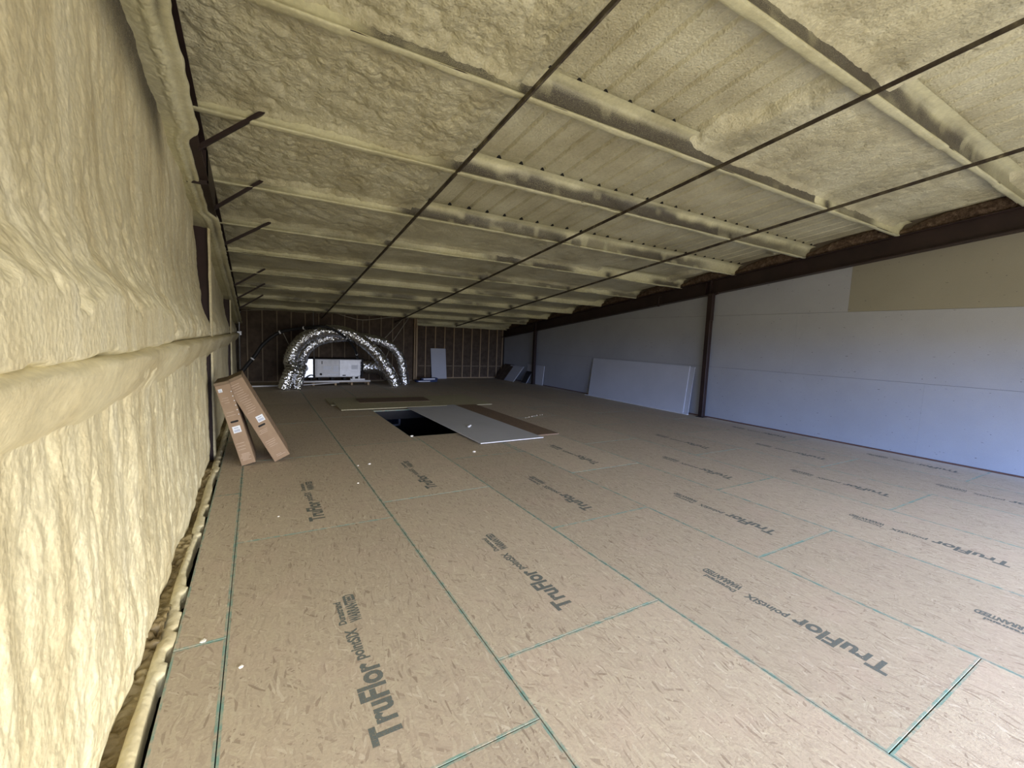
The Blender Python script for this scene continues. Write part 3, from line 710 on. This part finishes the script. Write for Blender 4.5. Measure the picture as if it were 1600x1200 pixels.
for i in range(9):
    crumb('drywall_crumb', 5.05+.075*i+R.uniform(-.02, .02), 7.98+.03*i+R.uniform(-.02, .02), .0005, R.uniform(.008, .017), 'white drywall crumb in the short row on the floor right of the brown OSB', seed=20+i)
bm = bmesh.new(); bxm(bm, -.035, .03, -.015, .015, 0, .028, 0, .006); bxm(bm, .0, .04, -.025, -.004, .014, .042, 0, .005)
link('plastic_fitting', finish(bm), M_PVC, None, (3.42, 7.34, .0323), (0, 0, .5), label='small white plastic fitting lying on the pale drywall sheet', category='fitting')

# ------------------------------------------------------------------ leaning drywall along the right wall
def lean(name, y0, y1, xb, xt, h, t, mat, label, ry=0, edge=M_DRYE, yb=0, group=None, z0=.002, cut=0):
    th = math.atan2(xt-xb, h); bm = bmesh.new()
    vs = bxm(bm, 0, t, y0, y1, 0, math.hypot(h, xt-xb)); 
    for v in vs:
        if v.co.z > .1: v.co.y += yb
    for v in bm.verts:
        x, z = v.co.x, v.co.z; v.co.x = xb+x*math.cos(th)+z*math.sin(th); v.co.z = z0+z*math.cos(th)-x*math.sin(th)
    mn = min(v.co.z for v in bm.verts)
    for v in bm.verts: v.co.z += z0-mn
    me = finish(bm); me.materials.append(mat); me.materials.append(edge)
    for p in me.polygons:
        if abs(p.normal.x) < .8: p.material_index = 1
    return link(name, me, None, None, label=label, category='drywall', group=group)
lean('drywall_sheet', 7.30, 11.0, 9.370, 9.508, 1.205, .0125, M_DRYW, 'long drywall sheet leaning on the right wall beyond the near post, front of the pair', group='leaning drywall')
lean('drywall_sheet', 7.16, 10.9, 9.388, 9.521, 1.19, .0125, M_DRYW, 'long drywall sheet leaning on the right wall behind the front one of the pair', group='leaning drywall')
slab('drywall_strip', 9.30, 9.366, 7.12, 11.1, .001, .012, M_DRYE, 0, 'narrow white drywall strip lying on the floor at the foot of the leaning sheets', 'drywall')
lean('drywall_sheet', 13.8, 15.0, 9.46, 9.515, .74, .0125, M_DRYW, 'drywall offcut leaning low on the right wall just before the far post')
lean('drywall_sheet', 15.25, 16.3, 9.02, 9.40, .62, .0125, M_DRYW, 'pale drywall offcut leaning on the right wall beyond the far post', yb=-.15)
lean('drywall_sheet', 15.95, 16.75, 8.95, 9.42, .64, .0125, M_KRAFT, 'brown-faced board leaning in the far right corner', yb=-.05, edge=M_KRAFT)
lean('drywall_sheet', 14.56, 14.95, 9.2, 9.46, .46, .0125, M_DARK, 'small dark board leaning right beside the far post', yb=.0, edge=M_DRYE)
# panel leaning on the far wall
bm = bmesh.new(); vs = bxm(bm, 6.13, 6.77, 0, .02, 0, 1.225)
for v in vs:
    v.co.y += 16.86+.1*v.co.z/1.2; v.co.x -= .04*v.co.z/1.2
me = finish(bm); me.materials.append(M_DRYW)
link('white_panel', me, None, None, label='pale narrow panel leaning against the far stud wall', category='panel')
# package on the floor beside it
pk = empty('wrapped_package', (5.5, 15.72, .0), (0, 0, .05), label='navy and white plastic-wrapped package on the floor left of the far pale panel', category='package')
bm = bmesh.new(); bxm(bm, -.42, .40, -.14, .14, .001, .075, 0, .02); link('lower_pack', finish(bm), M_BLUE, pk)
bm = bmesh.new(); bxm(bm, -.22, .42, -.12, .12, .076, .15, 0, .02); link('upper_pack', finish(bm), M_BLUE, pk)
bm = bmesh.new(); bxm(bm, -.16, .30, -.1225, -.1195, .09, .135); bxm(bm, -.36, .1, -.1425, -.1395, .02, .05); link('white_lettering_band', finish(bm), M_LABEL, pk, label='white printed band')

# ------------------------------------------------------------------ cardboard boxes
def carton(x, y, tilt, wd, L, dp, label, holes, spec):
    b = empty('cardboard_box', (x, y, .001), (0, -tilt, 0), label=label, category='box', group='leaning cardboard boxes')
    bm = bmesh.new(); bxm(bm, 0, wd, 0, dp, 0, L-.035, 0, .004); link('body', finish(bm), M_CARD, b)
    bm = bmesh.new(); bxm(bm, -.004, wd+.004, -.004, dp+.004, L-.035, L, 0, .004); link('lid', finish(bm), M_CARDD, b)
    hy = -.0015
    hz = spec['hole']; bm = bmesh.new()
    n = 8; pts = [(wd*.5+math.cos(a)*.013+(.03 if math.cos(a) > 0 else -.03), hz+math.sin(a)*.013) for a in [2*math.pi*(i+.5)/n for i in range(n)]]
    v1 = [bm.verts.new((px, hy, pz)) for px, pz in pts]; v2 = [bm.verts.new((px, .02, pz)) for px, pz in pts]
    bm.faces.new(v1)
    for i in range(n): bm.faces.new((v1[i], v1[(i+1) % n], v2[(i+1) % n], v2[i]))
    link('hand_hole', finish(bm), M_BLACK, b)
    for (lx, lz, s) in spec['labels']:
        bm = bmesh.new(); bxm(bm, lx-s, lx+s, -.002, .0005, lz-s, lz+s); lb = link('paper_label', finish(bm), M_LABEL, b)
        bm = bmesh.new()
        for q in range(5): bxm(bm, lx-s*.7+q*s*.3, lx-s*.7+q*s*.3+s*.14, -.0027, -.002, lz-s*.7, lz-s*.05)
        bxm(bm, lx-s*.6, lx+s*.5, -.0027, -.002, lz+s*.35, lz+s*.5)
        link('label_print', finish(bm), M_BAR, lb)
    bm = bmesh.new(); rr = random.Random(int(x*100)+5)
    for (za, zb, n, hw) in spec['print']:
        for q in range(n):
            z = za+(zb-za)*q/max(1, n-1); w0 = rr.uniform(.1, .3)*wd; w1 = wd*rr.uniform(.6, hw)
            bxm(bm, w0, w1, -.0016, .0003, z, z+.005)
    link('printed_lines', finish(bm), M_CPRT, b, kind='stuff')
    if holes:
        bm = bmesh.new()
        for q in range(6):
            z = L*.93-.06-q*.058; bmesh.ops.create_circle(bm, cap_ends=True, segments=8, radius=.006, matrix=Matrix.Translation((wd*.93, -.0012, z)) @ Matrix.Rotation(math.pi/2, 4, 'X'))
        link('punched_dots', finish(bm), M_LABEL, b, kind='stuff')
    bm = bmesh.new(); 
    for q in range(7): z = .15+q*.11; bxm(bm, wd-.0003, wd+.0014, .08+.03*(q % 3), .12+.05*(q % 2)+.2, z, z+.006)
    link('side_print', finish(bm), M_CPRT, b, kind='stuff')
    return b
carton(-.175, 6.20, math.radians(14.5), .155, 1.06, .62, 'tall narrow cardboard carton leaning on the left wall, the left and steeper one', True,
       dict(hole=.56, labels=[(.075, .46, .042), (.04, .96, .02)], print=[(.06, .14, 6, .9), (.2, .28, 3, .7), (.64, .68, 2, .8), (.8, .86, 3, .6)]))
carton(.185, 6.25, math.radians(26.8), .195, 1.17, .64, 'tall narrow cardboard carton leaning beside the other, the right and lower-tilted one', False,
       dict(hole=.50, labels=[(.125, .585, .042)], print=[(.05, .07, 2, .85), (.2, .28, 4, .9), (.40, .44, 3, .7), (.70, 1.08, 14, .85)]))

# ------------------------------------------------------------------ HVAC group
def flex(pts, rad, name, label, n=None, seg=18, floor_cut=True):
    S0 = spline(pts, 40); Ln = sum((S0[i+1]-S0[i]).length for i in range(40)); n = n or int(Ln/.022)
    S = spline(pts, n)
    t_ = empty(name, (0, 0, 0), label=label, category='duct', group='foil flexible ducts')
    me = tube(S, lambda i: rad*(1+.03*math.sin(i*math.pi/2)), seg, True, None, .05)
    link('foil_sleeve', me, M_FOIL, t_)
    return t_
flex([(.90, 14.5, .62), (.86, 14.42, .84), (.97, 14.35, 1.17), (1.21, 14.3, 1.48), (1.57, 14.3, 1.68), (2.02, 14.3, 1.74), (2.48, 14.3, 1.67), (2.88, 14.3, 1.46), (3.26, 14.3, 1.15), (3.57, 14.3, .76), (3.82, 14.3, .35), (3.96, 14.3, .02)], .185, 'foil_duct', 'big crinkled foil duct arching over the air handler, nearer of the two arches')
flex([(1.24, 15.0, .8), (1.24, 14.8, .95), (1.38, 14.72, 1.2), (1.68, 14.7, 1.42), (2.1, 14.7, 1.54), (2.84, 14.7, 1.58), (3.45, 14.7, 1.50), (3.92, 14.7, 1.30), (4.18, 14.7, 1.0), (4.32, 14.7, .48), (4.38, 14.7, .02)], .15, 'foil_duct', 'big crinkled foil duct arch behind the nearer one, landing farther right')
flex([(1.06, 14.75, .70), (.99, 14.35, .74), (.88, 14.12, .60), (.76, 14.0, .34), (.66, 13.98, .02)], .17, 'foil_duct', 'short olive foil duct bending into the floor, left one of two before the air handler')
flex([(1.24, 14.75, .58), (1.17, 14.35, .60), (1.11, 14.15, .48), (1.06, 14.05, .28), (1.02, 14.02, .02)], .135, 'foil_duct', 'short foil duct bending into the floor, right one of two before the air handler')
flex([(3.05, 15.35, .58), (3.4, 15.35, .58), (3.68, 15.3, .56), (3.88, 15.2, .44), (4.0, 15.1, .24)], .24, 'foil_duct', 'fat foil return duct leaving the right end of the air handler')
# pallet
pt = empty('pallet', (1.22, 14.98, 0), label='low pallet carrying the air handler and pipes', category='pallet')
for x in (.3, .95, 1.45, 1.98): link('block', box(x, x+.06, 0, .09, .001, .085), M_WOOD, pt)
for x in (.3, .95, 1.45, 1.98): link('block', box(x, x+.06, .5, .6, .001, .085), M_WOODD, pt)
for i in range(4): link('deck_board', box(0, 2.06, i*.17, i*.17+.11, .086, .104, .003), M_WOODD, pt)
# long white pipes and pale lumber lying on the pallet
for i, (a, b, r) in enumerate((((1.22, 14.93, .135), (3.28, 14.95, .138), .03), ((1.18, 15.04, .12), (2.6, 15.06, .125), .02), ((.95, 14.80, .03), (2.3, 14.9, .10), .014))):
    link('pvc_pipe', tube([a, b], r, 12), M_PVC, None, label=('thick white pipe along the front edge of the pallet', 'thin white pipe behind the thick one on the pallet', 'thin white pipe propped aslant against the pallet front')[i], category='pipe', group='white pipes at the air handler')
link('pvc_pipe', tube([(-.38, 14.85, .022), (.62, 14.95, .022)], .02, 10), M_PVC, None, label='white pipe on the floor left of the foil ducts', category='pipe', group='white pipes at the air handler')
# air handler
ah = empty('air_handler', (1.60, 15.05, .0), label='grey metal air handler cabinet lying on its side under the duct arches', category='air handler')
bm = bmesh.new(); bxm(bm, 0, 1.42, .02, .62, .26, .84, 0, .008); link('cabinet', finish(bm), M_CAB, ah)
bm = bmesh.new(); bxm(bm, .05, .72, 0, .019, .28, .82, 0, .004); link('access_panel', finish(bm), M_CAB, ah)
bm = bmesh.new(); bxm(bm, .73, 1.38, 0, .019, .28, .82, 0, .004); link('access_panel', finish(bm), G((.58, .60, .64), .45, .3, name='panel_paint'), ah)
for q in ((.24, .48, .5, .62), (.54, .70, .44, .64), (.38, .70, .33, .38), (1.10, 1.30, .52, .66)): link('paper_label', box(q[0], q[1], -.003, .0, q[2], q[3]), M_LABEL, ah)
link('slot', box(.19, .215, -.003, .0, .68, .78), M_BLACK, ah); link('slot', box(.82, .92, -.003, 0, .30, .335), M_BLACK, ah)
bm = bmesh.new(); bmesh.ops.create_cone(bm, cap_ends=True, segments=14, radius1=.035, radius2=.035, depth=.05, matrix=Matrix.Translation((.17, -.02, .36)) @ Matrix.Rotation(math.pi/2, 4, 'X')); link('drain_port', finish(bm), M_BLACK, ah)
link('top_edge', box(-.02, 1.46, -.004, .63, .841, .862), M_BLACK, ah)
link('corner_post', box(-.06, .0, -.01, .6, .2, .88), M_BLACK, ah)
link('pipe_stub', box(1.42, 1.47, .0, .5, .26, .86), M_DARK, ah)
bm = bmesh.new()
for i in range(7): tube([(1.36+.015*i, -.03, .24+.03*i), (1.42+.02*(i % 3), -.06, .34+.06*i), (1.40+.03*(i % 2), -.04, .46+.05*i)], .018, 6, True, bm)
link('wiring', finish(bm, True), M_RUB, ah)
for q in range(4): link('support_foot', box(.1+q*.38, .18+q*.38, .05, .5, .155, .26), M_BLACK, ah)
bm = bmesh.new(); bxm(bm, 1.06, 1.52, -.06, .04, .155, .21, 0, .006); bxm(bm, 1.12, 1.2, -.08, .0, .19, .29, 0, .006); bxm(bm, 1.3, 1.36, -.08, .0, .19, .30, 0, .006); link('condensate_trap', finish(bm), M_PVC, ah)
pn = empty('duct_plenum', (.98, 15.0, 0), label='shiny foil-faced plenum box joined to the left of the air handler', category='plenum')
bm = bmesh.new(); bxm(bm, 0, .56, .02, .6, .26, .84, 0, .006); link('box_body', finish(bm), M_FOILB, pn)
link('top_edge', box(-.01, .57, 0, .61, .841, .86), M_BLACK, pn)
link('drain_hose', tube(spline([(.62, -.02, .30), (.5, -.06, .34), (.38, -.07, .28), (.30, -.05, .17)], 16), .018, 8), M_RUB, pn)
for q in range(2): link('support_foot', box(.28+q*.2, .34+q*.2, .05, .5, .155, .26), M_BLACK, pn)
# black insulated line with white ties
ln = empty('refrigerant_line', (0, 0, 0), label='long black insulated pipe arching from the left wall over to the air handler', category='pipe')
RP = [(-.46, 14.6, .40), (-.35, 14.6, .50), (-.2, 14.6, .71), (-.02, 14.6, .96), (.19, 14.6, 1.29), (.54, 14.6, 1.60), (.86, 14.55, 1.72), (1.2, 14.4, 1.79), (1.61, 14.05, 1.86), (1.88, 14.05, 1.83), (2.21, 14.05, 1.66), (2.5, 14.2, 1.42), (2.72, 14.5, 1.15), (2.86, 14.9, .88)]
S = spline(RP, 90); link('insulation_sleeve', tube(S, lambda i: .062-.026*min(1, i/70), 10), M_RUB, ln)
for i in (18, 36, 49, 73, 86):
    d = (S[i+1]-S[i-1]).normalized()*.02; link('tie_wrap', tube([S[i]-d, S[i]+d], .066-.026*min(1, i/70), 10), M_PVC, ln)
# wires and hangers round the unit
def wire(pts, r, label, mat=None, nm='hanging_wire'):
    link(nm, tube(pts, r, 6), mat or M_GALV, None, label=label, category='wire', group='wires about the air handler')
TZ = lambda y: zr(y)+.12
M_CORD = G((.36, .34, .27), .8, name='pale_cord')
wire([(1.57, 15.02, .86), (1.55, 15.02, TZ(15.02))], .009, 'vertical hanger wire on the left end of the air handler')
wire(spline([(2.05, 15.4, 2.40), (2.6, 15.4, 2.24), (3.14, 15.5, 2.16), (3.9, 15.5, 2.28), (4.75, 15.5, 2.40)], 16), .011, 'pale cord sagging in a shallow V under the ceiling', M_CORD)
wire([(3.14, 15.5, 2.15), (3.14, 15.5, 1.7)], .006, 'thin cord dropping from the middle of the sagging cord', M_CORD)
wire([(4.80, 15.5, 2.60), (3.80, 15.0, 1.62), (3.62, 14.78, 1.50)], .012, 'diagonal brace wire right of the ducts, upper one', M_CORD)
wire([(4.90, 15.5, 2.60), (4.10, 15.3, 1.45), (3.78, 15.2, .72)], .010, 'diagonal brace wire right of the ducts, lower one', M_CORD)
wire([(.66, 14.58, 1.70), (.80, 14.8, 1.40), (1.05, 15.1, .87)], .008, 'slanting wire under the black pipe at the left', M_CORD)
wire([(-.36, 15.6, 2.24), (.9, 15.6, 2.37), (3.0, 15.6, 2.38)], .009, 'thin pale wire strung under the ceiling near the far wall', M_CORD)
# conduit down the far left corner
cd = empty('electrical_conduit', (-.44, 15.95, 0), label='grey conduit with a small box running down the far left corner', category='conduit')
link('pipe', tube([(0, 0, .45), (0, 0, 2.18), (.04, 0, 2.24)], .022, 8), M_GALV, cd)
link('junction_box', box(-.06, .06, -.05, .03, 1.50, 1.62, .005), M_GALV, cd)
bpy.context.view_layer.update()
